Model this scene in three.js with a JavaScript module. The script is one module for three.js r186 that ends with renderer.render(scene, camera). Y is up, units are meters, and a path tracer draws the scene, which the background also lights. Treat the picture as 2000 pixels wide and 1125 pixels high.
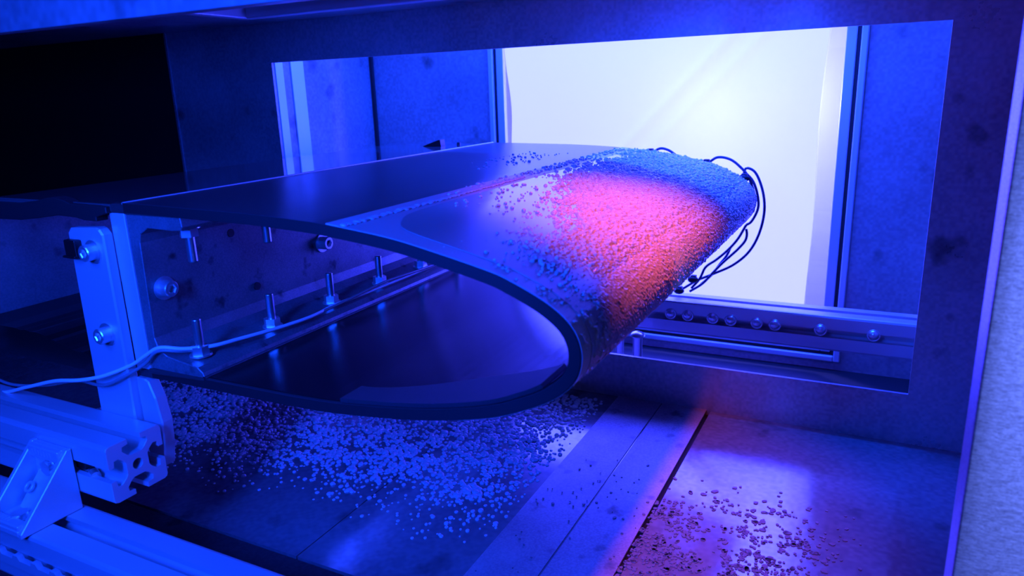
import * as THREE from 'three';
import { RoundedBoxGeometry } from 'three/addons/geometries/RoundedBoxGeometry.js';
import { mergeGeometries, mergeVertices, toCreasedNormals } from 'three/addons/utils/BufferGeometryUtils.js';
import { RectAreaLightUniformsLib } from 'three/addons/lights/RectAreaLightUniformsLib.js';

// ------------------------------------------------------------------ camera, lights, exposure
RectAreaLightUniformsLib.init();
const scene = new THREE.Scene();
scene.background = new THREE.Color().setRGB(0.0001, 0.0006, 0.006);   // dark laboratory around the rig
const camera = new THREE.PerspectiveCamera(43.362, 2000 / 1125, 0.02, 20);
camera.position.set(0, 0.37, 0);
camera.rotation.order = 'YXZ';
camera.rotation.set(-0.26632707, 0.47801364, -0.03411026);
camera.focus = 0.68; camera.userData.fStop = 10;
const renderer = new THREE.WebGLRenderer({ antialias: true });
renderer.toneMapping = THREE.LinearToneMapping;
renderer.toneMappingExposure = 1.0;
renderer.shadowMap.enabled = true;
renderer.shadowMap.type = THREE.PCFSoftShadowMap;

const KEY_COLOR = new THREE.Color().setRGB(0.003, 0.046, 1.0);
const RED_COLOR = new THREE.Color().setRGB(1.0, 0.115, 0.12);
const CYAN_COLOR = new THREE.Color().setRGB(0.13, 0.20, 1.0);
const PAPER_COLOR = new THREE.Color().setRGB(0.02, 0.034, 1.0);
const KEY_POWER = 290, FILL_POWER = 24, RED_POWER = 1.15, CYAN_POWER = 95, PAPER_POWER = 6.0, BACK_POWER = 1.6, CHAMBER_POWER = 170;

function areaLight(name, color, intensity, w, h, at, look) {
  const l = new THREE.RectAreaLight(color, intensity, w, h);
  l.name = name; l.position.set(...at); l.lookAt(...look); scene.add(l);
  return l;
}

// ------------------------------------------------------------------ helpers
let seed = 12345;
function rnd() { seed = (seed + 0x6d2b79f5) | 0; let t = Math.imul(seed ^ (seed >>> 15), 1 | seed); t = (t + Math.imul(t ^ (t >>> 7), 61 | t)) ^ t; return ((t ^ (t >>> 14)) >>> 0) / 4294967296; }
function hash(x, y, k = 0) { let h = Math.imul(x, 374761393) ^ Math.imul(y, 668265263) ^ Math.imul(k, 1274126177); h = Math.imul(h ^ (h >>> 13), 1274126177); return ((h ^ (h >>> 16)) >>> 0) / 4294967296; }
function vnoise(x, y, k = 0, wx = 0, wy = 0) {
  const x0 = Math.floor(x), y0 = Math.floor(y), fx = x - x0, fy = y - y0, m = (a, n) => (n ? ((a % n) + n) % n : a);
  const u = fx * fx * (3 - 2 * fx), v = fy * fy * (3 - 2 * fy), H = (a, b) => hash(m(a, wx), m(b, wy), k);
  return (H(x0, y0) * (1 - u) + H(x0 + 1, y0) * u) * (1 - v) + (H(x0, y0 + 1) * (1 - u) + H(x0 + 1, y0 + 1) * u) * v;
}
const smooth = (a, b, x) => { const t = Math.min(1, Math.max(0, (x - a) / (b - a))); return t * t * (3 - 2 * t); };
const names = new Map();
function numbered(name) { const n = names.get(name) ?? 0; names.set(name, n + 1); return n ? name + '_' + String(n).padStart(3, '0') : name; }
function thing(name, label, category, group) {
  const o = new THREE.Group(); o.name = numbered(name); scene.add(o); o.userData = { label, category };
  if (group) o.userData.group = group;
  return o;
}
function boxUV(g) {   // uv in metres, projected along the main axis of each face
  g = g.index ? g.toNonIndexed() : g;
  if (!g.attributes.normal) g.computeVertexNormals();
  const p = g.attributes.position, uv = new Float32Array(p.count * 2), a = new THREE.Vector3(), b = new THREE.Vector3(), c = new THREE.Vector3();
  for (let i = 0; i < p.count; i += 3) {
    a.fromBufferAttribute(p, i); b.fromBufferAttribute(p, i + 1); c.fromBufferAttribute(p, i + 2);
    const n = b.clone().sub(a).cross(c.clone().sub(a)), ax = Math.abs(n.x), ay = Math.abs(n.y), az = Math.abs(n.z);
    [a, b, c].forEach((v, k) => {
      const [s, t] = ay >= ax && ay >= az ? [v.x, v.z] : ax >= az ? [v.z, v.y] : [v.x, v.y];
      uv[(i + k) * 2] = s; uv[(i + k) * 2 + 1] = t;
    });
  }
  g.setAttribute('uv', new THREE.BufferAttribute(uv, 2));
  return g;
}
function part(name, geos, material, parent) {
  let list = Array.isArray(geos) ? geos : [geos];
  list = list.map((g) => { g = boxUV(g); for (const k of Object.keys(g.attributes)) if (!['position', 'normal', 'uv'].includes(k)) g.deleteAttribute(k); return g; });
  const m = new THREE.Mesh(list.length > 1 ? mergeGeometries(list) : list[0], material);
  m.name = parent ? name : numbered(name); m.castShadow = m.receiveShadow = true;
  (parent ?? scene).add(m);
  return m;
}
function single(name, geos, material, label, category, group) { const m = part(name, geos, material); m.userData = { label, category }; if (group) m.userData.group = group; return m; }
function struct(name, geos, material) { const m = part(name, geos, material); m.userData = { kind: 'structure' }; return m; }
function box(x0, x1, y0, y1, z0, z1, r = 0) {
  const w = Math.abs(x1 - x0), h = Math.abs(y1 - y0), d = Math.abs(z1 - z0);
  const g = r ? new RoundedBoxGeometry(w, h, d, 2, Math.min(r, w / 2.01, h / 2.01, d / 2.01)) : new THREE.BoxGeometry(w, h, d);
  return g.translate((x0 + x1) / 2, (y0 + y1) / 2, (z0 + z1) / 2);
}
function cyl(r0, r1, from, to, n = 20) {
  const a = new THREE.Vector3(...from), b = new THREE.Vector3(...to), d = b.clone().sub(a);
  const g = new THREE.CylinderGeometry(r1, r0, d.length(), n);
  g.applyQuaternion(new THREE.Quaternion().setFromUnitVectors(new THREE.Vector3(0, 1, 0), d.clone().normalize()));
  return g.translate(...a.add(b).multiplyScalar(0.5).toArray());
}
function tube(points, r, seg = 60, n = 8) { return new THREE.TubeGeometry(new THREE.CatmullRomCurve3(points.map((p) => new THREE.Vector3(...p)), false, 'centripetal'), seg, r, n); }
function extrude(pts, depth, bevel = 0, holes = []) {   // pts in XY, from z = 0 back to z = -depth
  const s = new THREE.Shape(pts.map((p) => new THREE.Vector2(...p)));
  for (const h of holes) s.holes.push(new THREE.Path(h.map((p) => new THREE.Vector2(...p))));
  const g = new THREE.ExtrudeGeometry(s, { depth: depth - 2 * bevel, bevelEnabled: bevel > 0, bevelThickness: bevel, bevelSize: bevel, bevelOffset: -bevel, bevelSegments: 1 });
  return g.translate(0, 0, -depth + bevel);
}
// textures (values 0..1, tileable)
function texture(n, f, srgb) {
  const d = new Uint8Array(n * n * 4);
  for (let y = 0; y < n; y++) for (let x = 0; x < n; x++) {
    const v = f(x / n, y / n), k = (y * n + x) * 4, q = Array.isArray(v) ? v : [v, v, v];
    for (let c = 0; c < 3; c++) d[k + c] = Math.max(0, Math.min(255, Math.round(q[c] * 255)));
    d[k + 3] = 255;
  }
  const t = new THREE.DataTexture(d, n, n); t.wrapS = t.wrapT = THREE.RepeatWrapping; t.magFilter = THREE.LinearFilter; t.minFilter = THREE.LinearMipmapLinearFilter; t.generateMipmaps = true;
  if (srgb) t.colorSpace = THREE.SRGBColorSpace;
  t.needsUpdate = true;
  return t;
}
const rep = (t, sx, sy = sx) => { const c = t.clone(); c.repeat.set(1 / sx, 1 / sy); c.needsUpdate = true; return c; };
const fbm = (u, v, f, k, oct = 4) => { let s = 0, a = 0.5; for (let i = 0; i < oct; i++) { s += a * vnoise(u * f, v * f, k + i, f, f); f *= 2; a *= 0.5; } return s / (1 - Math.pow(0.5, oct)); };
const stainMap = texture(512, (u, v) => {      // cloudy stained sheet metal with small dark spots
  let c = 0.80 + 0.30 * (fbm(u, v, 4, 1, 5) - 0.5) + 0.12 * (vnoise(u * 160, v * 160, 9, 160, 160) - 0.5);
  const spot = fbm(u, v, 12, 30, 3); if (spot > 0.70) c -= (spot - 0.70) * 1.6;
  return Math.max(0.25, c);
}, true);
const stainRough = texture(512, (u, v) => 0.62 + 0.42 * (fbm(u, v, 6, 50, 5) - 0.5) + 0.10 * (vnoise(u * 200, v * 200, 4, 200, 200) - 0.5));
const brushed = texture(512, (u, v) => 0.5 + 0.5 * (vnoise(u * 26, v * 256, 3, 26, 256) - 0.5) + 0.5 * (vnoise(u * 90, v * 512, 5, 90, 512) - 0.5) + 0.16 * (vnoise(u * 256, v * 256, 6, 256, 256) - 0.5));
const brushedColor = texture(512, (u, v) => 0.80 + 0.26 * (vnoise(u * 26, v * 256, 3, 26, 256) - 0.5) + 0.34 * (vnoise(u * 90, v * 512, 5, 90, 512) - 0.5), true);
const grain = texture(256, (u, v) => 0.5 + 0.5 * (vnoise(u * 128, v * 128, 7, 128, 128) - 0.5) + 0.5 * (vnoise(u * 64, v * 64, 8, 64, 64) - 0.5));
const weave = texture(256, (u, v) => { const a = Math.sin(u * Math.PI * 64), b = Math.sin(v * Math.PI * 64); return 0.5 + 0.25 * (a * b > 0 ? Math.abs(a) : -Math.abs(b)) + 0.15 * (vnoise(u * 90, v * 90, 2, 90, 90) - 0.5); });
const crumple = texture(512, (u, v) => 0.5 + 0.6 * (fbm(u, v, 3, 70, 5) - 0.5));
const std = (o) => new THREE.MeshStandardMaterial(o), phy = (o) => new THREE.MeshPhysicalMaterial(o);
const lin = (r, g = r, b = r) => new THREE.Color().setRGB(r, g, b);
const M = {
  wallSteel: std({ name: 'stained steel sheet', color: lin(0.60), metalness: 0.45, roughness: 0.60, map: rep(stainMap, 0.42), roughnessMap: rep(stainRough, 0.42) }),
  darkPanel: std({ name: 'black gloss panel', color: lin(0.012), metalness: 0, roughness: 0.22 }),
  floorSteel: std({ name: 'polished floor steel', color: lin(0.58), metalness: 0.55, roughness: 0.22, map: rep(stainMap, 0.55), roughnessMap: rep(stainRough, 0.33) }),
  sillSteel: std({ name: 'dark sill steel', color: lin(0.16), metalness: 0.6, roughness: 0.5, map: rep(stainMap, 0.3) }),
  outerWall: std({ name: 'grey painted sheet', color: lin(0.55), metalness: 0.25, roughness: 0.45, map: rep(stainMap, 0.5) }),
  brushedSteel: std({ name: 'brushed steel', color: lin(0.62), metalness: 0.7, roughness: 0.42, map: rep(brushedColor, 0.07, 0.05), bumpMap: rep(brushed, 0.07, 0.05), bumpScale: 0.00012 }),
  beamSteel: std({ name: 'satin beam steel', color: lin(0.62), metalness: 0.3, roughness: 0.38, map: rep(stainMap, 0.9) }),
  alu: std({ name: 'anodised aluminium', color: lin(0.60), metalness: 0.45, roughness: 0.42, bumpMap: rep(grain, 0.03), bumpScale: 0.00002 }),
  aluCut: std({ name: 'sawn aluminium', color: lin(0.68), metalness: 0.45, roughness: 0.40, bumpMap: rep(brushed, 0.05), bumpScale: 0.00005 }),
  cast: std({ name: 'cast aluminium', color: lin(0.62), metalness: 0.4, roughness: 0.40, bumpMap: rep(grain, 0.02), bumpScale: 0.00008 }),
  chrome: std({ name: 'zinc plated steel', color: lin(0.80), metalness: 0.85, roughness: 0.3 }),
  stud: std({ name: 'threaded steel', color: lin(0.55), metalness: 0.9, roughness: 0.3 }),
  carbon: phy({ name: 'black carbon laminate', color: lin(0.008), metalness: 0, specularIntensity: 0.55, roughness: 0.20, bumpMap: rep(weave, 0.05), bumpScale: 0.00003 }),
  carbonTop: std({ name: 'satin carbon laminate', color: lin(0.05), metalness: 0.1, roughness: 0.30, bumpMap: rep(weave, 0.06), bumpScale: 0.00005 }),
  carbonCut: std({ name: 'cut laminate edge', color: lin(0.006), metalness: 0, roughness: 0.6 }),
  aftSkin: std({ name: 'polished aft skin', color: lin(0.55), metalness: 0.9, roughness: 0.08 }),
  spar: std({ name: 'dull spar steel', color: lin(0.34), metalness: 0.6, roughness: 0.5, map: rep(stainMap, 0.14) }),
  aftWeb: std({ name: 'dull aft web', color: lin(0.30), metalness: 0.3, roughness: 0.5, map: rep(stainMap, 0.2) }),
  film: std({ name: 'woven erosion film', color: lin(0.46), metalness: 0.25, roughness: 0.48, bumpMap: rep(weave, 0.03), bumpScale: 0.00006 }),
  patch: phy({ name: 'smooth coating', color: lin(0.34), metalness: 0.35, roughness: 0.30, clearcoat: 0.6, clearcoatRoughness: 0.15 }),
  tape: std({ name: 'sealing tape', color: lin(0.62), metalness: 0.3, roughness: 0.4, map: rep(stainMap, 0.22), bumpMap: rep(grain, 0.04), bumpScale: 0.00004 }),
  seamTape: std({ name: 'crimped seam tape', color: lin(0.55), metalness: 0.2, roughness: 0.45, bumpMap: rep(grain, 0.02), bumpScale: 0.0001 }),
  ice: phy({ name: 'rime ice', color: lin(0.58), metalness: 0, roughness: 0.12, ior: 1.31, specularIntensity: 1 }),
  water: phy({ name: 'frozen droplets', color: lin(0.62), metalness: 0, roughness: 0.18, ior: 1.33 }),
  fleck: std({ name: 'frost flecks', color: lin(0.17), metalness: 0, roughness: 0.5 }),
  rubber: std({ name: 'black rubber', color: lin(0.010), metalness: 0, roughness: 0.6 }),
  blackPlastic: std({ name: 'black plastic', color: lin(0.008), metalness: 0, roughness: 0.35 }),
  frame: std({ name: 'window frame', color: lin(0.62), metalness: 0.2, roughness: 0.35 }),
  jambReflection: std({ name: 'white strip for paper reflection', color: lin(0.90), metalness: 0, roughness: 0.3 }),  // white colour stands in for a reflection of the paper
  whiteWire: std({ name: 'white cable sheath', color: lin(0.78), metalness: 0, roughness: 0.35 }),
  greyWire: std({ name: 'grey cable sheath', color: lin(0.22), metalness: 0, roughness: 0.35 }),
  blueWire: std({ name: 'dark cable sheath', color: lin(0.05, 0.06, 0.12), metalness: 0, roughness: 0.4 }),
  glue: std({ name: 'resin bead', color: lin(0.03), metalness: 0, roughness: 0.5, bumpMap: rep(grain, 0.012), bumpScale: 0.0006 }),
  glass: phy({ name: 'window glass', color: lin(1), transmission: 1, roughness: 0.02, thickness: 0, ior: 1.5 }),
  paper: phy({ name: 'lit tracing paper', color: lin(0.5), roughness: 0.8, emissive: lin(0.86, 0.93, 28.0), emissiveIntensity: 1.0, transmission: 0.5, thickness: 0, bumpMap: rep(crumple, 0.4), bumpScale: 0.004 }),
  backGlow: std({ name: 'bulb glass', color: lin(0.5), emissive: lin(2, 2.2, 8) }),
  keyGlow: std({ name: 'key lamp face', color: lin(0.1), emissive: lin(0.06, 0.15, 2.5) }),
  redGlow: std({ name: 'red lamp face', color: lin(0.1), emissive: lin(3, 0.4, 0.36) }),
  cyanGlow: std({ name: 'side lamp face', color: lin(0.1), emissive: lin(0.24, 0.5, 2) }),
  lampBody: std({ name: 'lamp housing', color: lin(0.02), roughness: 0.5 }),
};

// ------------------------------------------------------------------ setting: tunnel test section
const ZW = -0.7949, ZN = -0.383, ZO = -1.0196, CEIL = 0.4705;
const WX0 = -0.7787, WX1 = 0.0426, WY0 = 0.0546, WY1 = 0.418;         // opening in the far wall
const TH = 0.004;                                                      // sheet thickness of the far wall
// far wall around the opening
{
  const wall = new THREE.Group(); wall.name = 'wall_far'; wall.userData = { kind: 'structure' }; scene.add(wall);
  const shape = [[-0.985, -0.02], [0.42, -0.02], [0.42, CEIL + 0.02], [-0.985, CEIL + 0.02]];
  const hole = [[WX0, WY0], [WX0, WY1], [WX1, WY1], [WX1, WY0]];
  part('steel_panel', extrude(shape, TH, 0, [hole]).translate(0, 0, ZW), M.wallSteel, wall);
  part('edge_strip', box(-0.9885, -0.985, 0, CEIL, ZW - 0.002, ZW + 0.0015), M.brushedSteel, wall);
  part('black_panel', box(-1.9, -0.9885, -0.02, CEIL + 0.02, ZW - 0.006, ZW - 0.001), M.darkPanel, wall);
}
// floor plates with open joints, and the tape strips over one of them
{
  const floor = new THREE.Group(); floor.name = 'floor'; floor.userData = { kind: 'structure' }; scene.add(floor);
  part('floor_plate', box(-1.9, -0.4098, -0.006, 0, ZW, ZN + 0.0012), M.floorSteel, floor);
  part('floor_plate', box(-0.4086, -0.1615, -0.006, 0, ZW, ZN + 0.0012), M.floorSteel, floor);
  part('floor_plate', box(-0.1560, 0.42, -0.006, 0, ZW, ZN + 0.0012), M.floorSteel, floor);
  part('joint_filler', box(-1.9, 0.42, -0.012, -0.005, ZW, ZN), M.rubber, floor);
  part('sill_plate', box(-1.9, 0.42, -0.012, 0.0, ZN + 0.0045, -0.22), M.sillSteel, floor);
  part('sealing_strip', box(-0.2680, -0.2145, 0.0002, 0.0010, ZW, -0.39), M.tape, floor);
  part('sealing_strip', box(-0.2125, -0.1605, 0.0002, 0.0014, ZW, -0.39), M.tape, floor);
  part('sub_floor', box(-1.9, 0.42, -0.05, -0.013, -1.1, -0.05), M.rubber, floor);
}
// ceiling with a glazed opening for the lamp
const CW = [-0.755, 0.14, -0.735, -0.425];
{
  const ceil = new THREE.Group(); ceil.name = 'ceiling'; ceil.userData = { kind: 'structure' }; scene.add(ceil);
  part('ceiling_panel', [box(-1.9, CW[0], CEIL, CEIL + 0.01, ZW, ZN), box(CW[1], 0.42, CEIL, CEIL + 0.01, ZW, ZN), box(CW[0], CW[1], CEIL, CEIL + 0.01, ZW, CW[2]), box(CW[0], CW[1], CEIL, CEIL + 0.01, CW[3], ZN)], M.wallSteel, ceil);
  const e = 0.016;
  part('window_rim', [box(CW[0], CW[0] + e, CEIL - 0.002, CEIL + 0.012, CW[2], CW[3], 0.002), box(CW[1] - e, CW[1], CEIL - 0.002, CEIL + 0.012, CW[2], CW[3], 0.002), box(CW[0] + e, CW[1] - e, CEIL - 0.002, CEIL + 0.012, CW[2], CW[2] + e, 0.002), box(CW[0] + e, CW[1] - e, CEIL - 0.002, CEIL + 0.012, CW[3] - e, CW[3], 0.002)], M.frame, ceil);
  part('window_pane', box(CW[0] + e, CW[1] - e, CEIL + 0.006, CEIL + 0.007, CW[2] + e, CW[3] - e), M.glass, ceil);
}
// near frame: beam above and post at the right
struct('trim_1', box(-1.9, 0.42, 0.431, 0.62, ZN - 0.012, ZN, 0.0012), M.beamSteel);
struct('trim_2', box(0.0496, 0.42, 0.0, 0.431, ZN - 0.03, ZN, 0.0012), M.brushedSteel);
// chamber behind the opening
{
  const outer = new THREE.Group(); outer.name = 'wall_outer'; outer.userData = { kind: 'structure' }; scene.add(outer);
  const hx0 = -0.546, hx1 = -0.0395, hy0 = 0.0085, hy1 = 0.56;
  part('outer_panel', extrude([[WX0 - 0.01, -0.2], [0.5, -0.2], [0.5, 0.7], [WX0 - 0.01, 0.7]], 0.01, 0, [[[hx0, hy0], [hx0, hy1], [hx1, hy1], [hx1, hy0]]]).translate(0, 0, ZO), M.outerWall, outer);
  part('side_panel', box(WX0 - 0.012, WX0 - 0.001, -0.2, 0.7, ZO, ZW - TH), M.outerWall, outer);
  part('corner_seal', box(WX0 - 0.001, WX0 + 0.006, -0.2, 0.7, ZO, ZO + 0.004, 0.001), M.rubber, outer);
  part('right_panel', box(0.49, 0.5, -0.2, 0.7, ZO, ZW - TH), M.outerWall, outer);
  part('bottom_panel', box(WX0 - 0.01, 0.5, -0.21, -0.2, ZO, ZW - TH), M.outerWall, outer);
  part('top_panel', box(WX0 - 0.01, 0.5, 0.7, 0.71, ZO, ZW - TH), M.outerWall, outer);
  part('upper_wall', box(WX0 - 0.01, 0.5, CEIL + 0.02, 0.71, ZW - TH, ZW), M.outerWall, outer);
  part('lower_wall', box(WX0 - 0.01, 0.5, -0.21, -0.02, ZW - TH, ZW), M.outerWall, outer);
  // white strips painted in for the paper reflected at the left opening edge
  part('jamb_reflection', box(WX0 - 0.001, WX0 + 0.0015, -0.1, 0.6, ZW - 0.020, ZW - TH - 0.001, 0.0006), M.jambReflection, outer);
  part('jamb_reflection', box(WX0 - 0.001, WX0 + 0.0015, -0.1, 0.6, ZW - 0.062, ZW - 0.036, 0.0006), M.jambReflection, outer);
}
// window in the outer wall: rim, gasket, sash, glass
{
  const w = new THREE.Group(); w.name = 'window_1'; w.userData = { kind: 'structure' }; scene.add(w);
  const ring = (x0, x1, y0, y1, t, z0, z1, r) => [box(x0, x0 + t, y0, y1, z0, z1, r), box(x1 - t, x1, y0, y1, z0, z1, r), box(x0 + t, x1 - t, y0, y0 + t, z0, z1, r), box(x0 + t, x1 - t, y1 - t, y1, z0, z1, r)];
  part('window_rim', ring(-0.5545, -0.0310, -0.0005, 0.57, 0.0085, ZO, ZO + 0.006, 0.002), M.frame, w);
  part('gasket', ring(-0.5460, -0.0395, 0.0080, 0.5615, 0.0045, ZO - 0.004, ZO + 0.0015, 0.0008), M.rubber, w);
  part('sash', ring(-0.5415, -0.0440, 0.0125, 0.557, 0.0125, ZO - 0.006, ZO + 0.003, 0.0015), M.frame, w);
  part('pane', box(-0.529, -0.0565, 0.025, 0.5445, ZO - 0.0045, ZO - 0.0025), M.glass, w);
}
// lit sheet of paper hanging inside the window
{
  const nx = 90, ny = 60, pos = [], idx = [];
  const px0 = -0.5195, px1 = -0.0770, py0 = 0.034, py1 = 0.545, front = [];
  for (let j = 0; j <= ny; j++) for (let i = 0; i <= nx; i++) {
    const v = j / ny, y = py0 + (py1 - py0) * v;
    const xl = px0 - 0.004 * Math.sin(y * 14 + 1) + 0.002 * Math.sin(y * 41), xr = px1 - 0.0022 * Math.sin(y * 21 + 0.6) - 0.003 * Math.sin(y * 9);
    const x = xl + (xr - xl) * (i / nx), d = 0.71 * (x + 0.28) - 0.71 * (y - 0.36);
    const fold = 0.0030 * Math.exp(-Math.pow((d - 0.012) / 0.006, 2)) + 0.0022 * Math.exp(-Math.pow((d - 0.042) / 0.005, 2)) + 0.003 * vnoise(x * 14, y * 14, 77);
    front.push(x, y, ZO + 0.0045 + fold);
  }
  for (const off of [0, -0.0003]) for (let k = 0; k < front.length; k += 3) pos.push(front[k], front[k + 1], front[k + 2] + off);
  const n = (nx + 1) * (ny + 1);
  for (let j = 0; j < ny; j++) for (let i = 0; i < nx; i++) { const a = j * (nx + 1) + i, b = a + 1, c = a + nx + 1, d = c + 1; idx.push(a, b, d, a, d, c, n + a, n + d, n + b, n + a, n + c, n + d); }
  const g = new THREE.BufferGeometry(); g.setAttribute('position', new THREE.Float32BufferAttribute(pos, 3)); g.setIndex(idx); g.computeVertexNormals();
  single('paper_sheet', g, M.paper, 'bright white backlit sheet of creased paper over the far window', 'paper sheet');
  // light box added behind the window to light the paper and glass edge
  const lb = thing('added_light_box', 'added white light box behind the far window', 'light box');
  part('back_panel', box(-0.72, 0.12, -0.15, 0.68, ZO - 0.33, ZO - 0.32), M.frame, lb);
  part('side_wall', [box(-0.73, -0.72, -0.15, 0.68, ZO - 0.33, ZO - 0.011), box(0.12, 0.13, -0.15, 0.68, ZO - 0.33, ZO - 0.011), box(-0.73, 0.13, -0.16, -0.15, ZO - 0.33, ZO - 0.011), box(-0.73, 0.13, 0.68, 0.69, ZO - 0.33, ZO - 0.011)], M.frame, lb);
  part('bulb', new THREE.SphereGeometry(0.02, 16, 12).translate(-0.215, 0.335, ZO - 0.10), M.backGlow, lb);
  const bl = new THREE.PointLight(new THREE.Color().setRGB(0.10, 0.11, 1), BACK_POWER, 0, 2); bl.name = 'added_light_box_light'; bl.position.set(-0.215, 0.335, ZO - 0.10); bl.castShadow = true; bl.shadow.radius = 1; scene.add(bl);
  areaLight('paper_light', PAPER_COLOR, PAPER_POWER, 0.43, 0.50, [-0.298, 0.29, ZO + 0.016], [-0.298, 0.29, 0]);
}

// ------------------------------------------------------------------ lamps
function softLamp(name, label, w, h, at, look, glow, color, power) {
  const t = thing(name, label, 'lamp'); t.position.set(...at); t.lookAt(...look);
  part('housing', box(-w / 2 - 0.01, w / 2 + 0.01, -h / 2 - 0.01, h / 2 + 0.01, -0.03, -0.002, 0.004), M.lampBody, t);
  part('lamp_face', box(-w / 2, w / 2, -h / 2, h / 2, -0.004, 0), glow, t);
  const d = new THREE.Vector3(...look).sub(new THREE.Vector3(...at)).normalize().multiplyScalar(0.004);
  areaLight(name + '_light', color, power, w, h, [at[0] + d.x, at[1] + d.y, at[2] + d.z], look);
  return t;
}
{
  const lamp = softLamp('panel_lamp', 'upright blue light panel with an added barn door beside the viewpoint before the open tunnel', 0.08, 0.14, [-0.28, 0.42, 0.13], [-0.25, 0.25, -0.6], M.keyGlow, KEY_COLOR, KEY_POWER);
  lamp.updateMatrixWorld(true);
  const inv = lamp.matrixWorld.clone().invert();
  const a = new THREE.Vector3(-0.236, 0, 0.128), b = new THREE.Vector3(-0.207, 0, -0.098), d = b.clone().sub(a);
  part('added_barn_door', box(0, d.length(), 0.32, 0.56, -0.001, 0.001).rotateY(-Math.atan2(d.z, d.x)).translate(a.x, 0, a.z).applyMatrix4(inv), M.lampBody, lamp);  // unseen plate added to darken the far wall right of the opening
}
softLamp('overhead_lamp', 'wide blue light panel hanging above the slotted profiles', 0.30, 0.20, [-0.42, 0.64, 0.12], [-0.45, 0.15, -0.35], M.keyGlow, KEY_COLOR, FILL_POWER);
softLamp('strip_lamp', 'long blue strip lamp high in the chamber behind the opening', 0.60, 0.05, [-0.30, 0.68, -0.90], [-0.30, 0.0, -0.93], M.keyGlow, KEY_COLOR, CHAMBER_POWER);
{
  const lamp = softLamp('side_lamp', 'pale light panel with an added black barn door close before the brushed post', 0.12, 0.14, [0.30, 0.22, -0.10], [0.17, 0.20, -0.385], M.cyanGlow, CYAN_COLOR, CYAN_POWER);
  const a = new THREE.Vector3(0.235, 0, -0.085), b = new THREE.Vector3(0.082, 0, -0.340), d = b.clone().sub(a), g = box(0, d.length(), 0.06, 0.40, -0.001, 0.001).rotateY(-Math.atan2(d.z, d.x)).translate(a.x, 0, a.z);
  lamp.updateMatrixWorld(true);
  part('added_barn_door', g.applyMatrix4(lamp.matrixWorld.clone().invert()), M.lampBody, lamp);  // unseen plate added to keep this lamp off the wing nose
}
{
  const at = new THREE.Vector3(-0.060, 0.66, -0.50), look = new THREE.Vector3(-0.150, 0.25, -0.545);
  const t = thing('spot_lamp', 'red spot lamp above the glazed ceiling opening, aimed at the leading edge', 'lamp');
  t.position.copy(at); t.lookAt(look);
  part('housing', new THREE.LatheGeometry([[0, -0.07], [0.022, -0.07], [0.03, -0.05], [0.036, 0.004], [0.033, 0.004], [0.028, -0.045], [0, -0.055]].map((p) => new THREE.Vector2(...p)), 28).rotateX(Math.PI / 2), M.lampBody, t);
  part('lens', cyl(0.02, 0.02, [0, 0, -0.012], [0, 0, -0.008], 28), M.redGlow, t);
  const s = new THREE.SpotLight(RED_COLOR, RED_POWER, 0, 0.41, 1.0, 2);
  s.name = 'spot_lamp_light'; s.position.copy(at); s.target.position.copy(look); s.castShadow = true; s.shadow.mapSize.set(2048, 2048); s.shadow.radius = 0.8;
  scene.add(s, s.target);
}

// ------------------------------------------------------------------ slotted aluminium profile
function slotProfile(h) {   // cross-section, half width h
  const s = h / 0.0225, pts = [], side = [[-0.0195, 0.0225], [-0.0053, 0.0225], [-0.0053, 0.0185], [-0.0100, 0.0178], [-0.0105, 0.0145], [-0.0070, 0.0105], [-0.0045, 0.0090], [0.0045, 0.0090], [0.0070, 0.0105], [0.0105, 0.0145], [0.0100, 0.0178], [0.0053, 0.0185], [0.0053, 0.0225], [0.0195, 0.0225], [0.0216, 0.0216]];
  for (let q = 0; q < 4; q++) for (const [x, y] of side) { const c = Math.cos(-q * Math.PI / 2), k = Math.sin(-q * Math.PI / 2); pts.push([(x * c - y * k) * s, (x * k + y * c) * s]); }
  return pts.reverse();
}
const bore = Array.from({ length: 18 }, (_, i) => [0.0042 * Math.cos(i * Math.PI / 9), 0.0042 * Math.sin(i * Math.PI / 9)]);
function profileX(len, h = 0.0225) { return extrude(slotProfile(h), len, 0.0004, [bore]).rotateY(Math.PI / 2); }   // end face at x = 0, running to -x
{
  const t = thing('support_profile', 'short slotted aluminium profile carrying the wing bracket, its cut end showing', 'aluminium profile');
  t.position.set(-0.4766, 0.1111, -0.3040);
  part('beam', profileX(0.55), M.alu, t);
  const cut = part('cut_end', extrude(slotProfile(0.0223), 0.0003, 0, [bore]).rotateY(Math.PI / 2).translate(0.0003, 0, 0), M.aluCut, t);
  cut.userData.label = 'bright sawn end face with slots and centre bore';
  part('slot_nut', [box(-0.045, -0.034, -0.004, 0.004, 0.012, 0.019, 0.001)], M.blackPlastic, t);
  part('bolt_tip', cyl(0.0035, 0.0035, [-0.030, -0.006, 0.016], [-0.022, -0.006, 0.019], 12), M.chrome, t);
}
{
  const t = thing('base_profile', 'long slotted aluminium profile along the near edge at the lower left corner', 'aluminium profile');
  t.position.set(0.1, 0.0545, -0.2630);
  part('beam', profileX(1.3), M.alu, t);
  // toothed strip pushed into the front slot
  const strip = [[-0.80, 0.002], [-0.36, 0.002]];
  const pts = [[-0.80, -0.006], [-0.36, -0.006]]; for (let x = -0.36; x >= -0.80; x -= 0.022) pts.push([x, 0.001], [x - 0.006, 0.001], [x - 0.008, 0.0042], [x - 0.013, 0.0042], [x - 0.015, 0.001]);
  part('slot_strip', extrude(pts, 0.004).translate(0, -0.001, 0.0255), M.alu, t);
}
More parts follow.
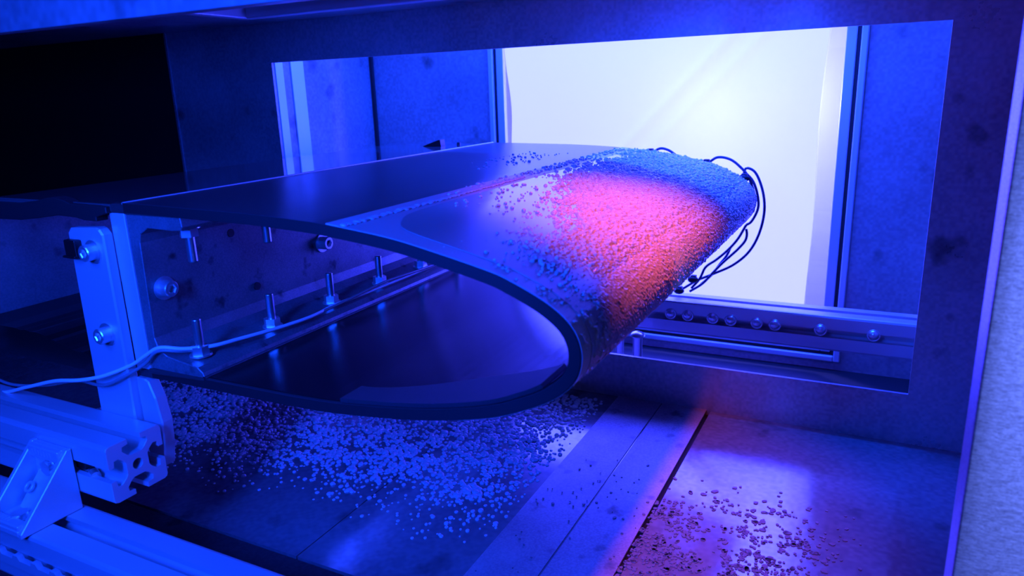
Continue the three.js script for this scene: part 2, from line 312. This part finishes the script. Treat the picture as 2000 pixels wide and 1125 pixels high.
// gusset bracket with two bolts
{
  const t = thing('corner_gusset', 'triangular cast aluminium gusset bolted between the two slotted profiles', 'bracket');
  t.position.set(-0.5382, 0.0772, -0.2808);
  const W = 0.0226, S = 0.045;
  const cheek = (x) => extrude([[0, 0], [S, 0], [S, 0.0035], [0.0035, S + 0.004], [0, S + 0.004]], 0.0042, 0.0006).rotateY(-Math.PI / 2).translate(x - 0.0042, 0, 0);
  part('cheek', cheek(-W + 0.0042), M.cast, t);
  part('cheek', cheek(W), M.cast, t);
  part('foot', box(-W + 0.004, W - 0.004, 0, 0.005, 0, S, 0.001), M.cast, t);
  part('upright', box(-W + 0.004, W - 0.004, 0, S + 0.004, 0, 0.005, 0.001), M.cast, t);
  const lipA = box(-W + 0.004, W - 0.004, S - 0.006, S + 0.0036, 0.0008, 0.0085, 0.0012), lipB = box(-W + 0.004, W - 0.004, 0.0008, 0.0085, S - 0.0085, S - 0.0006, 0.0012);
  part('lip', lipA, M.cast, t); part('lip', lipB, M.cast, t);
  part('web', extrude([[0.005, 0.005], [0.024, 0.005], [0.005, 0.027]], 0.030).rotateY(-Math.PI / 2).translate(-0.015, 0, 0), M.cast, t);
  for (const s of [-1, 1]) part('peg', new THREE.TorusGeometry(0.0034, 0.0012, 8, 20).rotateX(-Math.PI / 4).translate(s * 0.0105, 0.0188, 0.0168), M.cast, t);
  for (const k of [0, 1]) {
    const hex = new THREE.CylinderGeometry(0.0062, 0.0062, 0.005, 6).translate(0, 0.0025, 0), ring = new THREE.CylinderGeometry(0.0072, 0.0072, 0.0012, 24).translate(0, 0.0006, 0);
    const place = (g) => (k ? g.rotateX(Math.PI / 2).translate(0.002, 0.033, 0.005) : g.translate(0.002, 0.005, 0.033));
    const b = part('bolt', [place(hex)], M.chrome, t); part('washer', place(ring), M.chrome, b);
  }
  // raised marks cast on the two lips
  for (let i = 0; i < 7; i++) part('cast_mark', box(-0.013 + i * 0.0036, -0.0122 + i * 0.0036, S - 0.003, S + 0.001 + 0.001 * (i % 2), 0.0082, 0.0089), M.cast, t);
  for (let i = 0; i < 6; i++) part('cast_mark', box(-0.015 + i * 0.0034, -0.0142 + i * 0.0034, 0.0082, 0.0089, S - 0.0068, S - 0.003), M.cast, t);
}

// ------------------------------------------------------------------ screws
function capScrew(parent, at, axis, r = 0.0065, len = 0.008) {   // socket head, axis 'z' faces +z, 'x' faces +x
  const hexagon = Array.from({ length: 6 }, (_, i) => [r * 0.5 * Math.cos(i * Math.PI / 3), r * 0.5 * Math.sin(i * Math.PI / 3)]);
  const circle = Array.from({ length: 28 }, (_, i) => [r * Math.cos(i * Math.PI / 14), r * Math.sin(i * Math.PI / 14)]);
  const head = extrude(circle, len, 0.0007, [hexagon]).translate(0, 0, len), floor = new THREE.CylinderGeometry(r * 0.55, r * 0.55, 0.001, 12).rotateX(Math.PI / 2).translate(0, 0, len * 0.45);
  const wash = new THREE.CylinderGeometry(r * 1.45, r * 1.45, 0.0012, 28).rotateX(Math.PI / 2).translate(0, 0, 0.0006);
  const turn = (g) => (axis === 'x' ? g.rotateY(Math.PI / 2) : g).translate(...at);
  const s = part('cap_screw', [turn(head), turn(floor)], M.chrome, parent);
  part('washer', turn(wash), M.chrome, s);
}
function studBolt(parent, at, dir, len, r = 0.0036) {   // threaded stud with hexagon nut, base at `at`, pointing up (1) or down (-1)
  const prof = [new THREE.Vector2(0, 0)], n = Math.round(len / 0.0011);
  for (let i = 0; i < n; i++) prof.push(new THREE.Vector2(r, i * len / n), new THREE.Vector2(r * 0.84, (i + 0.5) * len / n));
  prof.push(new THREE.Vector2(r * 0.8, len), new THREE.Vector2(0, len));
  const flip = (g) => (dir < 0 ? g.rotateX(Math.PI) : g).translate(...at);
  const s = part('stud_bolt', flip(new THREE.LatheGeometry(prof, 14)), M.stud, parent);
  part('nut', flip(toCreasedNormals(new THREE.CylinderGeometry(r * 1.9, r * 1.9, 0.0062, 6).translate(0, 0.0046, 0), 0.4)), M.chrome, s);
  part('washer', flip(new THREE.CylinderGeometry(r * 2.3, r * 2.3, 0.0014, 24).translate(0, 0.0007, 0)), M.chrome, s);
}

// ------------------------------------------------------------------ wing section
const Z0 = -0.335, Z1 = -0.898;
const OUT = [[-0.4870, 0.3010], [-0.4533, 0.3006], [-0.42, 0.2999], [-0.3657, 0.2988], [-0.3163, 0.2964], [-0.2951, 0.2945], [-0.2574, 0.29], [-0.2307, 0.2850], [-0.1889, 0.2753], [-0.1738, 0.2701], [-0.1587, 0.2632], [-0.149, 0.2575], [-0.1415, 0.2513], [-0.137, 0.245], [-0.1344, 0.2379], [-0.1339, 0.2305], [-0.1357, 0.2224], [-0.1402, 0.2150], [-0.15, 0.2063], [-0.1658, 0.1974], [-0.1932, 0.1867], [-0.2392, 0.1768], [-0.3011, 0.1696], [-0.3415, 0.1676], [-0.389, 0.1670], [-0.4297, 0.1668], [-0.4626, 0.1664], [-0.4870, 0.1660]];
const curve = new THREE.SplineCurve(OUT.map((p) => new THREE.Vector2(...p)));
const NS = 480, SEC = curve.getSpacedPoints(NS), LEN = curve.getLength();
const NRM = SEC.map((p, i) => { const a = SEC[Math.max(0, i - 3)], b = SEC[Math.min(NS, i + 3)], d = b.clone().sub(a).normalize(); return new THREE.Vector2(-d.y, d.x); });   // outward: left of travel
function onSkin(s, off) { const f = Math.min(NS - 1e-6, Math.max(0, s / LEN * NS)), i = Math.floor(f), k = f - i, p = SEC[i].clone().lerp(SEC[i + 1], k), n = NRM[i].clone().lerp(NRM[i + 1], k).normalize(); return [p.x + n.x * off, p.y + n.y * off]; }
function sOfTop(x) { for (let i = 0; i < NS; i++) if (SEC[i].x >= x) return i / NS * LEN; return 0; }
const S_NOSE = SEC.reduce((b, p, i) => (p.x > SEC[b].x ? i : b), 0) / NS * LEN;
// a closed shell following the skin between s0 and s1, offsets o0..o1, z from za to zb(edge functions allowed)
function shell(s0, s1, o0, o1, za, zb, ns = 120, nz = 1) {
  const g = [], fn = (v) => (typeof v === 'function' ? v : () => v); za = fn(za); zb = fn(zb); s0 = fn(s0); s1 = fn(s1);
  const pos = [], idx = [], W = ns + 1;
  for (const off of [o1, o0]) for (let j = 0; j <= nz; j++) for (let i = 0; i <= ns; i++) {
    const zz = j / nz, a = s0(zz), b = s1(zz), s = a + (b - a) * i / ns, [x, y] = onSkin(s, off), A = za(i / ns), B = zb(i / ns);
    pos.push(x, y, A + (B - A) * zz);
  }
  const N = W * (nz + 1), q = (a, b, c, d) => idx.push(a, b, c, a, c, d);
  for (let j = 0; j < nz; j++) for (let i = 0; i < ns; i++) { const a = j * W + i; q(a, a + W, a + W + 1, a + 1); q(N + a, N + a + 1, N + a + W + 1, N + a + W); }
  for (let i = 0; i < ns; i++) { q(i, i + 1, N + i + 1, N + i); const a = nz * W + i; q(a + 1, a, N + a, N + a + 1); }
  for (let j = 0; j < nz; j++) { const a = j * W; q(a + W, a, N + a, N + a + W); const b = a + ns; q(b, b + W, N + b + W, N + b); }
  const geo = new THREE.BufferGeometry(); geo.setAttribute('position', new THREE.Float32BufferAttribute(pos, 3)); geo.setIndex(idx);
  return toCreasedNormals(geo, 0.7);
}
{
  const t = thing('wing_section', 'cut open wing leading edge model with black skin and iced pale nose', 'wing model');
  t.position.set(0, 0, 0);
  part('skin', shell(0, LEN, -0.0072, 0, Z0, Z1, 240, 6), M.carbonTop, t);
  const edge = part('cut_edge', shell(0.001, LEN - 0.001, -0.0070, -0.0002, Z0 + 0.0006, Z0, 240, 1), M.carbonCut, t); edge.userData.label = 'matt black cut edge of the skin';
  part('inner_liner', shell(0.05, LEN - 0.05, -0.0080, -0.0073, Z0 - 0.003, Z1, 240, 6), M.carbon, t);
  // pale film over the nose, smooth coating on it, seam tape along its upper border
  const sT = sOfTop(-0.2915), sB = S_NOSE + 0.10;
  part('nose_film', shell(sT, sB, 0, 0.0005, Z0 - 0.0005, Z1, 200, 6), M.film, t);
  part('smooth_coating', shell((v) => sT + 0.0100 + 0.010 * Math.exp(-v * 40), S_NOSE + 0.085, 0.0004, 0.0008, (u) => Z0 - 0.017 - 0.022 * Math.exp(-u * 26) + 0.005 * u, Z1 + 0.02, 160, 60), M.patch, t);
  part('seam_tape', shell(sT - 0.010, sT + 0.0005, 0, 0.0007, Z0 - 0.001, Z1, 10, 40), M.seamTape, t);
  const crimps = []; for (let i = 0; i < 60; i++) { const z = Z0 - 0.004 - i * 0.0042, h = 0.0009 + 0.0006 * rnd(), [x, y] = onSkin(sT + 0.001 + 0.0015 * rnd(), 0.0006); crimps.push(new THREE.SphereGeometry(1, 7, 5).scale(0.0026 + 0.001 * rnd(), h, 0.0022).translate(x, y, z)); }
  part('tape_crimp', crimps, M.seamTape, t).userData.kind = 'stuff';
  // resin inside the nose
  part('resin_bead', shell(S_NOSE + 0.035, S_NOSE + 0.19, -0.0105, -0.0078, (u) => Z0 - 0.001, (u) => Z0 - 0.035 - 0.012 * Math.sin(u * 5) , 80, 8), M.glue, t);
  const pale = part('resin_bead', shell(S_NOSE - 0.045, S_NOSE + 0.002, -0.0086, -0.0080, (u) => Z0 - 0.012 - 0.004 * Math.sin(u * 20), (u) => Z0 - 0.03 - 0.004 * Math.sin(u * 31), 60, 4), M.film, t); pale.userData.label = 'pale strip of film inside the nose';
  // spar: channel opening towards the nose
  const ch = [[-0.4872, 0.1735], [-0.432, 0.1735], [-0.4300, 0.1752], [-0.4310, 0.1780], [-0.4360, 0.1815], [-0.4550, 0.1840], [-0.4680, 0.1860], [-0.4760, 0.1910], [-0.4785, 0.1990], [-0.4765, 0.2720], [-0.4745, 0.2785], [-0.4690, 0.2815], [-0.4660, 0.2835], [-0.4400, 0.2828], [-0.4310, 0.2835], [-0.4292, 0.2860], [-0.4300, 0.2928], [-0.4872, 0.2930]];
  const spar = part('spar_channel', extrude(ch, -Z0 * 0 + (Z0 - Z1) - 0.004, 0.0005).translate(0, 0, Z0 - 0.001), M.spar, t);
  for (const [y, z] of [[0.2131, -0.440], [0.2640, -0.4190]]) part('hole_shade', cyl(0.0034, 0.0034, [-0.4790, y, z], [-0.4764, y, z], 20), M.carbonCut, t);  // black discs stand in for the shade inside the holes
  const bar = part('end_bar', box(-0.5040, -0.4875, 0.1720, 0.2932, Z0 - 0.040, Z0, 0.0008), M.aluCut, t); bar.userData.label = 'bright aluminium end bar';
  part('resin_bead', [box(-0.5010, -0.4872, 0.2934, 0.3000, Z0 - 0.006, Z0 + 0.0004, 0.0008), box(-0.4870, -0.432, 0.2930, 0.2945, Z0 - 0.004, Z0 + 0.0005, 0.0006)], M.glue, t);
  part('resin_bead', [box(-0.5010, -0.4860, 0.1655, 0.1718, Z0 - 0.006, Z0 + 0.0004, 0.0008), cyl(0.0022, 0.0012, [-0.487, 0.1720, Z0 + 0.0005], [-0.428, 0.1738, Z0 + 0.0002], 8)], M.glue, t);
  part('inner_ledge', [tube([[-0.4290, 0.1742, Z0], [-0.4285, 0.1742, -0.5], [-0.4288, 0.1742, -0.7], [-0.429, 0.1742, Z1 + 0.01]], 0.0016, 60, 8)], M.glue, t);
  for (const [y, z] of [[0.2347, -0.3500], [0.2343, -0.5262], [0.2343, -0.700]]) capScrew(t, [-0.4772, y, z], 'x', 0.0062, 0.009);
  for (const z of [-0.352, -0.426, -0.501, -0.5755, -0.650, -0.725]) { studBolt(t, [-0.450, 0.1838, z], 1, 0.029); studBolt(t, [-0.448, 0.2826, z - 0.004], -1, 0.027); }
  // aft skin and webs behind the spar
  part('aft_skin', box(-0.648, -0.4875, 0.2938, 0.2996, Z1, Z0 + 0.0002, 0.0008), M.aftSkin, t);
  part('skin_joint', tube([[-0.4872, 0.3006, Z0], [-0.4868, 0.3010, -0.5], [-0.4872, 0.3012, -0.7], [-0.487, 0.3012, Z1]], 0.0010, 120, 8), M.seamTape, t);
  const lump = [[-0.70, 0.2965], [-0.66, 0.2965], [-0.61, 0.2968], [-0.585, 0.2995], [-0.572, 0.3020], [-0.560, 0.3028], [-0.550, 0.3012], [-0.543, 0.2990], [-0.5105, 0.2985], [-0.5012, 0.2980], [-0.5012, 0.2935], [-0.514, 0.2900], [-0.5145, 0.2868], [-0.530, 0.2870], [-0.538, 0.2885], [-0.560, 0.2892], [-0.585, 0.2860], [-0.61, 0.2832], [-0.66, 0.2822], [-0.70, 0.2825]];
  const seal = part('edge_sealant', extrude(lump, 0.010, 0.0006).translate(0, 0, Z0 + 0.004), M.rubber, t); seal.userData.label = 'lumpy black sealant on the aft skin edge';
  part('aft_web', box(-0.728, -0.716, 0.155, 0.288, Z1, Z0 + 0.02), M.aftWeb, t);
  const lower = []; lower.push([-0.715, 0.160], [-0.715, 0.1870], [-0.683, 0.1852]); for (let x = -0.66; x < -0.555; x += 0.007) lower.push([x, 0.1852 - 0.0105 * smooth(-0.65, -0.56, x) + 0.0022 * (rnd() - 0.5)]); lower.push([-0.5560, 0.160]);
  part('aft_lower_skin', extrude(lower, Z0 - Z1).translate(0, 0, Z0), M.carbon, t);
  // sensor clips at the far end of the nose
}
// mounting angle between the wing and the short profile
{
  const t = thing('mounting_angle', 'upright aluminium angle plate with two socket screws holding the wing', 'bracket');
  const pts = [[-0.5475, 0.088], [-0.5060, 0.088], [-0.5035, 0.160], [-0.5030, 0.2780], [-0.5065, 0.2822], [-0.5100, 0.2832], [-0.5405, 0.2815], [-0.5440, 0.2780]];
  part('front_plate', extrude(pts, 0.0085, 0.0012).translate(0, 0, -0.3264), M.alu, t);
  part('side_leg', extrude([[-0.5036, 0.092], [-0.4870, 0.092], [-0.4830, 0.112], [-0.4815, 0.130], [-0.4850, 0.150], [-0.4900, 0.163], [-0.4940, 0.1648], [-0.5036, 0.1648]], 0.010, 0.001).translate(0, 0, -0.3325), M.alu, t);
  capScrew(t, [-0.5165, 0.2650, -0.3264], 'z', 0.0062, 0.0085);
  capScrew(t, [-0.5180, 0.2005, -0.3264], 'z', 0.0062, 0.0085);
}
single('spring_clip', [box(-0.5425, -0.5290, 0.2590, 0.2735, -0.3262, -0.3205, 0.0012), box(-0.5430, -0.5285, 0.2600, 0.2618, -0.3262, -0.3185, 0.0006)], M.blackPlastic, 'small black clip on the upper left of the mounting angle plate', 'clip');

// ------------------------------------------------------------------ ice on the nose
{
  const sA = sOfTop(-0.287), sB = S_NOSE + 0.075, ds = 0.00062, dz = 0.00072;
  const zA = Z0 - 0.004, zB = Z1 + 0.002, ni = Math.round((sB - sA) / ds), nj = Math.round((zA - zB) / dz);
  const cover = (s, z) => {            // how much of the surface is iced
    const a = (s - sA) / (S_NOSE - sA), d = (zA - z) / (zA - zB), edge = 0.16 * (vnoise(s * 90, z * 90, 21) - 0.5) + 0.10 * (vnoise(s * 300, z * 300, 22) - 0.5);
    const chord = smooth(0.40 - 0.45 * smooth(0.15, 0.60, d), 0.84 - 0.30 * smooth(0.1, 0.6, d), a + edge);
    const span = smooth(-0.03, 0.12, d + edge * 0.6 - 0.05 * (1 - a));
    return chord * span;
  };
  const layers = [[0.0040, 0.0024, 0.85, 1], [0.0026, 0.0016, 1.0, 2], [0.0015, 0.00095, 1.15, 3]];
  const nose = (s) => smooth(S_NOSE - 0.055, S_NOSE - 0.01, s);
  const H = new Float32Array((ni + 1) * (nj + 1)).fill(-0.0006);
  for (const [cell, rad, dens, k] of layers) {
    const ci = Math.ceil((sB - sA) / cell), cj = Math.ceil((zA - zB) / cell);
    for (let a = 0; a <= ci; a++) for (let b = 0; b <= cj; b++) {
      const s = sA + (a + hash(a, b, k * 10)) * cell, z = zA - (b + hash(a, b, k * 10 + 1)) * cell, c = cover(s, z);
      const keep = (k === 1 ? 1 - 0.9 * nose(s) : k === 2 ? 1 - 0.35 * nose(s) : 0.75 + 0.35 * nose(s)) * dens * c;
      if (hash(a, b, k * 10 + 2) > keep) continue;
      const fine = 1 - 0.35 * nose(s), r = rad * (0.45 + 0.75 * hash(a, b, k * 10 + 3)) * fine * (0.60 + 0.40 * smooth(0.10, 0.40, (zA - z) / (zA - zB))), top = r * (0.80 + 0.35 * hash(a, b, k * 10 + 4)) + 0.0005 * c, i0 = Math.ceil((s - r - sA) / ds), i1 = Math.floor((s + r - sA) / ds), j0 = Math.ceil((zA - z - r) / dz), j1 = Math.floor((zA - z + r) / dz);
      for (let j = Math.max(0, j0); j <= Math.min(nj, j1); j++) for (let i = Math.max(0, i0); i <= Math.min(ni, i1); i++) {
        const du = (sA + i * ds - s) / r, dv = (zA - j * dz - z) / r, q = 1 - du * du - dv * dv; if (q <= 0) continue;
        const h = top * Math.sqrt(q); if (h > H[j * (ni + 1) + i]) H[j * (ni + 1) + i] = h;
      }
    }
  }
  for (let j = 0; j <= nj; j++) for (let i = 0; i <= ni; i++) {   // continuous crust around the nose
    const s = sA + i * ds, z = zA - j * dz, d = (zA - z) / (zA - zB), c = cover(s, z), tail = 1 - smooth(S_NOSE + 0.045, S_NOSE + 0.072, s), n = j * (ni + 1) + i;
    const bed = nose(s) * c; if (bed > 0.6) H[n] = Math.max(H[n], (0.0009 * vnoise(s * 900, z * 900, 41) + 0.0006 * vnoise(s * 1500, z * 1500, 42) - 0.0003) * tail);
    if (tail < 1) H[n] = H[n] * tail - 0.0006 * (1 - tail);
  }
  const W = ni + 1, map = new Int32Array(W * (nj + 1)).fill(-1), pos = [], idx = [];
  const vert = (i, j) => { const n = j * W + i; if (map[n] < 0) { map[n] = pos.length / 3; const [x, y] = onSkin(sA + i * ds, 0.0008 + H[n]); pos.push(x, y, zA - j * dz); } return map[n]; };
  for (let j = 0; j < nj; j++) for (let i = 0; i < ni; i++) {
    if (H[j * W + i] < 0 && H[j * W + i + 1] < 0 && H[(j + 1) * W + i] < 0 && H[(j + 1) * W + i + 1] < 0) continue;
    const a = vert(i, j), b = vert(i + 1, j), c = vert(i + 1, j + 1), d = vert(i, j + 1); idx.push(a, d, c, a, c, b);
  }
  const g = new THREE.BufferGeometry(); g.setAttribute('position', new THREE.Float32BufferAttribute(pos, 3)); g.setIndex(idx); g.computeVertexNormals();
  g.setAttribute('uv', new THREE.Float32BufferAttribute(new Float32Array(pos.length / 3 * 2), 2));
  const m = new THREE.Mesh(g, M.ice); m.name = 'rime_ice'; m.castShadow = m.receiveShadow = true; scene.add(m);
  m.userData = { label: 'crust of glittering ice beads covering the wing nose', category: 'ice', kind: 'stuff' };
  // loose beads further back on the skin
  const bead = new THREE.IcosahedronGeometry(1, 1), spots = [];
  for (let i = 0; i < 75; i++) { const s = sOfTop(-0.40) + rnd() * 0.05 + 0.02, z = -0.60 - 0.16 * rnd() - 0.05 * rnd(), r = 0.0006 + 0.0012 * rnd() * rnd(); const [x, y] = onSkin(s, r * 0.4); spots.push([x, y, z, r]); }
  for (let i = 0; i < 90; i++) { const s = sT2() + rnd() * 0.06, z = Z0 - 0.10 - 0.12 * rnd(), r = 0.0006 + 0.0013 * rnd() * rnd(); const [x, y] = onSkin(s, 0.0008 + r * 0.3); spots.push([x, y, z, r]); }
  function sT2() { return sOfTop(-0.28); }
  for (let i = 0; i < 260; i++) { const s = sOfTop(-0.2915) - 0.01 + rnd() * 0.012, z = Z0 - 0.12 - 0.42 * Math.sqrt(rnd()), r = 0.0006 + 0.001 * rnd(); const [x, y] = onSkin(s, 0.0008 + r * 0.3); spots.push([x, y, z, r]); }
  const im = new THREE.InstancedMesh(bead, M.ice, spots.length), mat = new THREE.Matrix4();
  spots.forEach(([x, y, z, r], i) => im.setMatrixAt(i, mat.makeScale(r, r * 0.8, r).setPosition(x, y, z)));
  im.name = 'ice_beads'; im.castShadow = im.receiveShadow = true; scene.add(im); im.userData = { label: 'scattered small ice beads on the dark skin behind the seam tape', category: 'ice', kind: 'stuff' };
}
// ------------------------------------------------------------------ frozen droplets and flecks on the floor
{
  const drop = new THREE.SphereGeometry(1, 10, 6), list = [];
  for (let i = 0; i < 26000; i++) {
    const x = -0.86 + 0.585 * rnd(), z = -0.775 + 0.385 * rnd();
    const lim = -0.455 - 0.03 * smooth(-0.62, -0.30, x) + 0.05 * (vnoise(x * 16, z * 16, 91) - 0.5);
    const p = smooth(lim + 0.035, lim - 0.07, z) * (0.30 + 0.9 * vnoise(x * 45, z * 45, 92)) * (1 - smooth(-0.31, -0.275, x) * 0.6);
    if (rnd() > p * 0.62) continue;
    const r = (0.0011 + 0.0023 * rnd() * rnd() + 0.0008 * rnd()) * (0.6 + 0.5 * p);
    list.push([x, z, r, 0.45 + 0.4 * rnd()]);
  }
  const im = new THREE.InstancedMesh(drop, M.water, list.length), mat = new THREE.Matrix4();
  list.forEach(([x, z, r, h], i) => im.setMatrixAt(i, mat.makeScale(r, r * h, r).setPosition(x, r * h * 0.3, z)));
  im.name = 'floor_droplets'; im.castShadow = im.receiveShadow = true; scene.add(im); im.userData = { label: 'dense frozen water droplets on the floor beneath the wing', category: 'droplets', kind: 'stuff' };
  // flecks: low irregular discs
  const variants = [];
  for (let v = 0; v < 5; v++) {
    const pts = Array.from({ length: 9 }, (_, i) => { const a = i / 9 * Math.PI * 2, r = 0.70 + 0.42 * rnd(); return [r * Math.cos(a), r * Math.sin(a)]; });
    variants.push(extrude(pts, 0.3, 0).rotateX(-Math.PI / 2).translate(0, 0.3, 0));
  }
  const lists = variants.map(() => []);
  for (let i = 0; i < 7500; i++) {
    const x = -0.265 + 0.285 * rnd(), z = -0.665 + 0.27 * rnd();
    const strip = x < -0.159, cl = vnoise(x * 55, z * 55, 61) * 0.6 + vnoise(x * 150, z * 150, 62) * 0.4;
    let p = smooth(-0.655, -0.52, z) * smooth(0.03, -0.06, x) * smooth(0.28, 0.62, cl);
    if (strip) p *= 0.14 * smooth(-0.50, -0.62, z) + 0.03;
    if (rnd() > p) continue;
    lists[Math.floor(rnd() * 5)].push([x, z, (0.0009 + 0.0022 * rnd() * rnd()) * (strip ? 0.6 : 1), rnd() * 6.28, strip ? 0.0014 : 0]);
  }
  const root = new THREE.Group(); root.name = 'frost_flecks'; scene.add(root); root.userData = { label: 'dark flecks of frost scattered on the floor right of the sealing strips', category: 'frost', kind: 'stuff' };
  const q = new THREE.Quaternion(), up = new THREE.Vector3(0, 1, 0);
  variants.forEach((g, k) => {
    const f = new THREE.InstancedMesh(g, M.fleck, Math.max(1, lists[k].length));
    lists[k].forEach(([x, z, r, a, y], i) => f.setMatrixAt(i, mat.compose(new THREE.Vector3(x, y, z), q.setFromAxisAngle(up, a), new THREE.Vector3(r * 1.25, 0.0022, r * 0.9))));
    f.name = 'fleck'; f.castShadow = f.receiveShadow = true; f.userData = { kind: 'stuff' }; root.add(f);
  });
}

// ------------------------------------------------------------------ far rail with its bolts
{
  const t = thing('cross_rail', 'slotted aluminium rail with a row of round bolt heads behind the opening', 'aluminium rail');
  t.position.set(0.30, 0.0830, -0.9020);
  part('beam', profileX(0.575, 0.0215), M.alu, t);
  for (const x of [-0.228, -0.206, -0.175, -0.153, -0.122, -0.101, -0.050, 0.006]) {
    const b = part('bolt', new THREE.SphereGeometry(0.0062, 20, 12).scale(1, 1, 0.8).translate(x - 0.30, 0.0040, 0.0212), M.chrome, t);
    part('washer', new THREE.TorusGeometry(0.0062, 0.0012, 8, 22).translate(x - 0.30, 0.0035, 0.0216), M.chrome, b);
  }
}
for (const [x, z, r, l] of [[-0.262, -0.850, 0.0062, 'chrome post with rounded cap under the wing, nearer the rail end'], [-0.290, -0.862, 0.0055, 'slim chrome post half hidden behind the wing, left of its neighbour']]) {
  const t = thing('support_post', l, 'post', 'posts under the wing tip');
  t.position.set(x, 0, z);
  part('shaft', cyl(r, r, [0, -0.2, 0], [0, 0.062, 0], 24), M.chrome, t);
  part('cap', new THREE.SphereGeometry(r * 1.5, 20, 10, 0, Math.PI * 2, 0, Math.PI / 2).scale(1, 0.7, 1).translate(0, 0.062, 0), M.chrome, t);
}
// small black pieces lying on the aft skin
single('rubber_wedge', extrude([[0, 0], [0.030, 0], [0.029, 0.0088], [0.026, 0.0086]], 0.012, 0.0004).translate(-0.569, 0.2997, -0.845), M.blackPlastic, 'small black wedge lying on the polished aft skin', 'wedge');
single('rubber_stub', cyl(0.0028, 0.0022, [-0.5245, 0.2996, -0.868], [-0.5245, 0.3035, -0.868], 12), M.blackPlastic, 'tiny black stub beside the wedge on the aft skin', 'stub');

// ------------------------------------------------------------------ cables
const wireA = [[-0.745, 0.128, -0.318], [-0.70, 0.130, -0.317], [-0.665, 0.132, -0.316], [-0.62, 0.145, -0.314], [-0.575, 0.158, -0.313], [-0.545, 0.163, -0.314], [-0.520, 0.169, -0.318], [-0.500, 0.1770, -0.3290], [-0.485, 0.1860, -0.3315], [-0.470, 0.1935, -0.3330], [-0.456, 0.1915, -0.3420], [-0.444, 0.1900, -0.358], [-0.4395, 0.1890, -0.380], [-0.4345, 0.1870, -0.420], [-0.433, 0.186, -0.455], [-0.438, 0.1855, -0.49], [-0.436, 0.186, -0.53], [-0.435, 0.186, -0.60], [-0.437, 0.186, -0.70]];
const wireB = [[-0.745, 0.131, -0.323], [-0.70, 0.140, -0.323], [-0.66, 0.138, -0.322], [-0.61, 0.145, -0.322], [-0.56, 0.157, -0.322], [-0.53, 0.158, -0.322], [-0.505, 0.168, -0.3235], [-0.487, 0.1790, -0.3310], [-0.472, 0.1905, -0.3325], [-0.458, 0.1890, -0.3430], [-0.447, 0.1870, -0.365], [-0.4405, 0.1860, -0.40], [-0.436, 0.1850, -0.44], [-0.435, 0.1865, -0.50], [-0.434, 0.190, -0.56], [-0.433, 0.188, -0.63], [-0.434, 0.1865, -0.71]];
single('sensor_wire', tube(wireA, 0.0015, 240, 10), M.whiteWire, 'upper white wire running across the mounting angle into the open wing', 'wire');
single('sensor_wire', tube(wireB, 0.0013, 240, 10), M.greyWire, 'darker grey wire twisted below the white wire through the open wing', 'wire');
const ZC = -0.905;
const loops = [
  ['short thin cable loop on the wing tip crest, farthest left', [[-0.2625, 0.2891], [-0.2528, 0.2936], [-0.243, 0.2917], [-0.2305, 0.2836]], 0],
  ['cable arching over the wing tip between the second and third clip', [[-0.1932, 0.2766], [-0.183, 0.2829], [-0.1677, 0.2806], [-0.1534, 0.2698], [-0.1458, 0.2608], [-0.1390, 0.2450]], -0.004],
  ['widest cable loop bowing out past the wing nose', [[-0.1519, 0.2625], [-0.1493, 0.2699], [-0.1403, 0.267], [-0.1305, 0.249], [-0.1254, 0.2215], [-0.1302, 0.19], [-0.1411, 0.1669], [-0.1587, 0.1493], [-0.1833, 0.1353], [-0.2024, 0.1255], [-0.2217, 0.112]], -0.008],
  ['cable hugging the nose just inside the widest loop', [[-0.1509, 0.2668], [-0.1396, 0.2549], [-0.1326, 0.2336], [-0.1325, 0.2212], [-0.1400, 0.2050], [-0.1447, 0.2018]], -0.003],
  ['straight cable slanting down beside the lower nose', [[-0.1447, 0.2018], [-0.1541, 0.1834], [-0.1658, 0.1684], [-0.179, 0.1556], [-0.1914, 0.1453], [-0.1986, 0.1293], [-0.2086, 0.116]], -0.001],
  ['narrow hooked cable loop below the nose, beside the straight cable', [[-0.1450, 0.1960], [-0.1440, 0.1890], [-0.1455, 0.1817], [-0.1535, 0.1705], [-0.1713, 0.1516], [-0.1804, 0.1409], [-0.1957, 0.1221], [-0.2117, 0.1100]], -0.006],
  ['short cable crossing between the lower loops above the rail', [[-0.1640, 0.1700], [-0.1680, 0.1600], [-0.1760, 0.1480], [-0.1850, 0.1340], [-0.2000, 0.1180]], -0.012],
];
for (const [label, pts, dz] of loops) single('tip_cable', tube(pts.map(([x, y], i) => [x, y, ZC + dz]), 0.0016, 90, 8), M.blueWire, label, 'cable', 'cables at the wing tip');
for (const [x, y, label] of [[-0.2658, 0.2880, 'dark cable clip on the wing tip crest, leftmost'], [-0.1955, 0.2755, 'dark cable clip on the wing tip, in the middle of the crest'], [-0.1500, 0.2590, 'dark cable clip on the wing tip, nearest the nose'], [-0.2064, 0.1285, 'dark cable clump in the lower cables above the rail'], [-0.2240, 0.1120, 'dark cable clump lowest at the rail top']])
  single('cable_clip', [new THREE.SphereGeometry(0.0058, 14, 10).scale(1.2, 0.8, 0.9).translate(x, y, ZC + 0.002), box(x - 0.003, x + 0.004, y, y + 0.0055, ZC - 0.003, ZC + 0.004, 0.001)], M.rubber, label, 'cable clip', 'clips at the wing tip');

scene.traverse((o) => { if (o.isMesh) { o.castShadow = true; o.receiveShadow = true; } });
renderer.render(scene, camera);
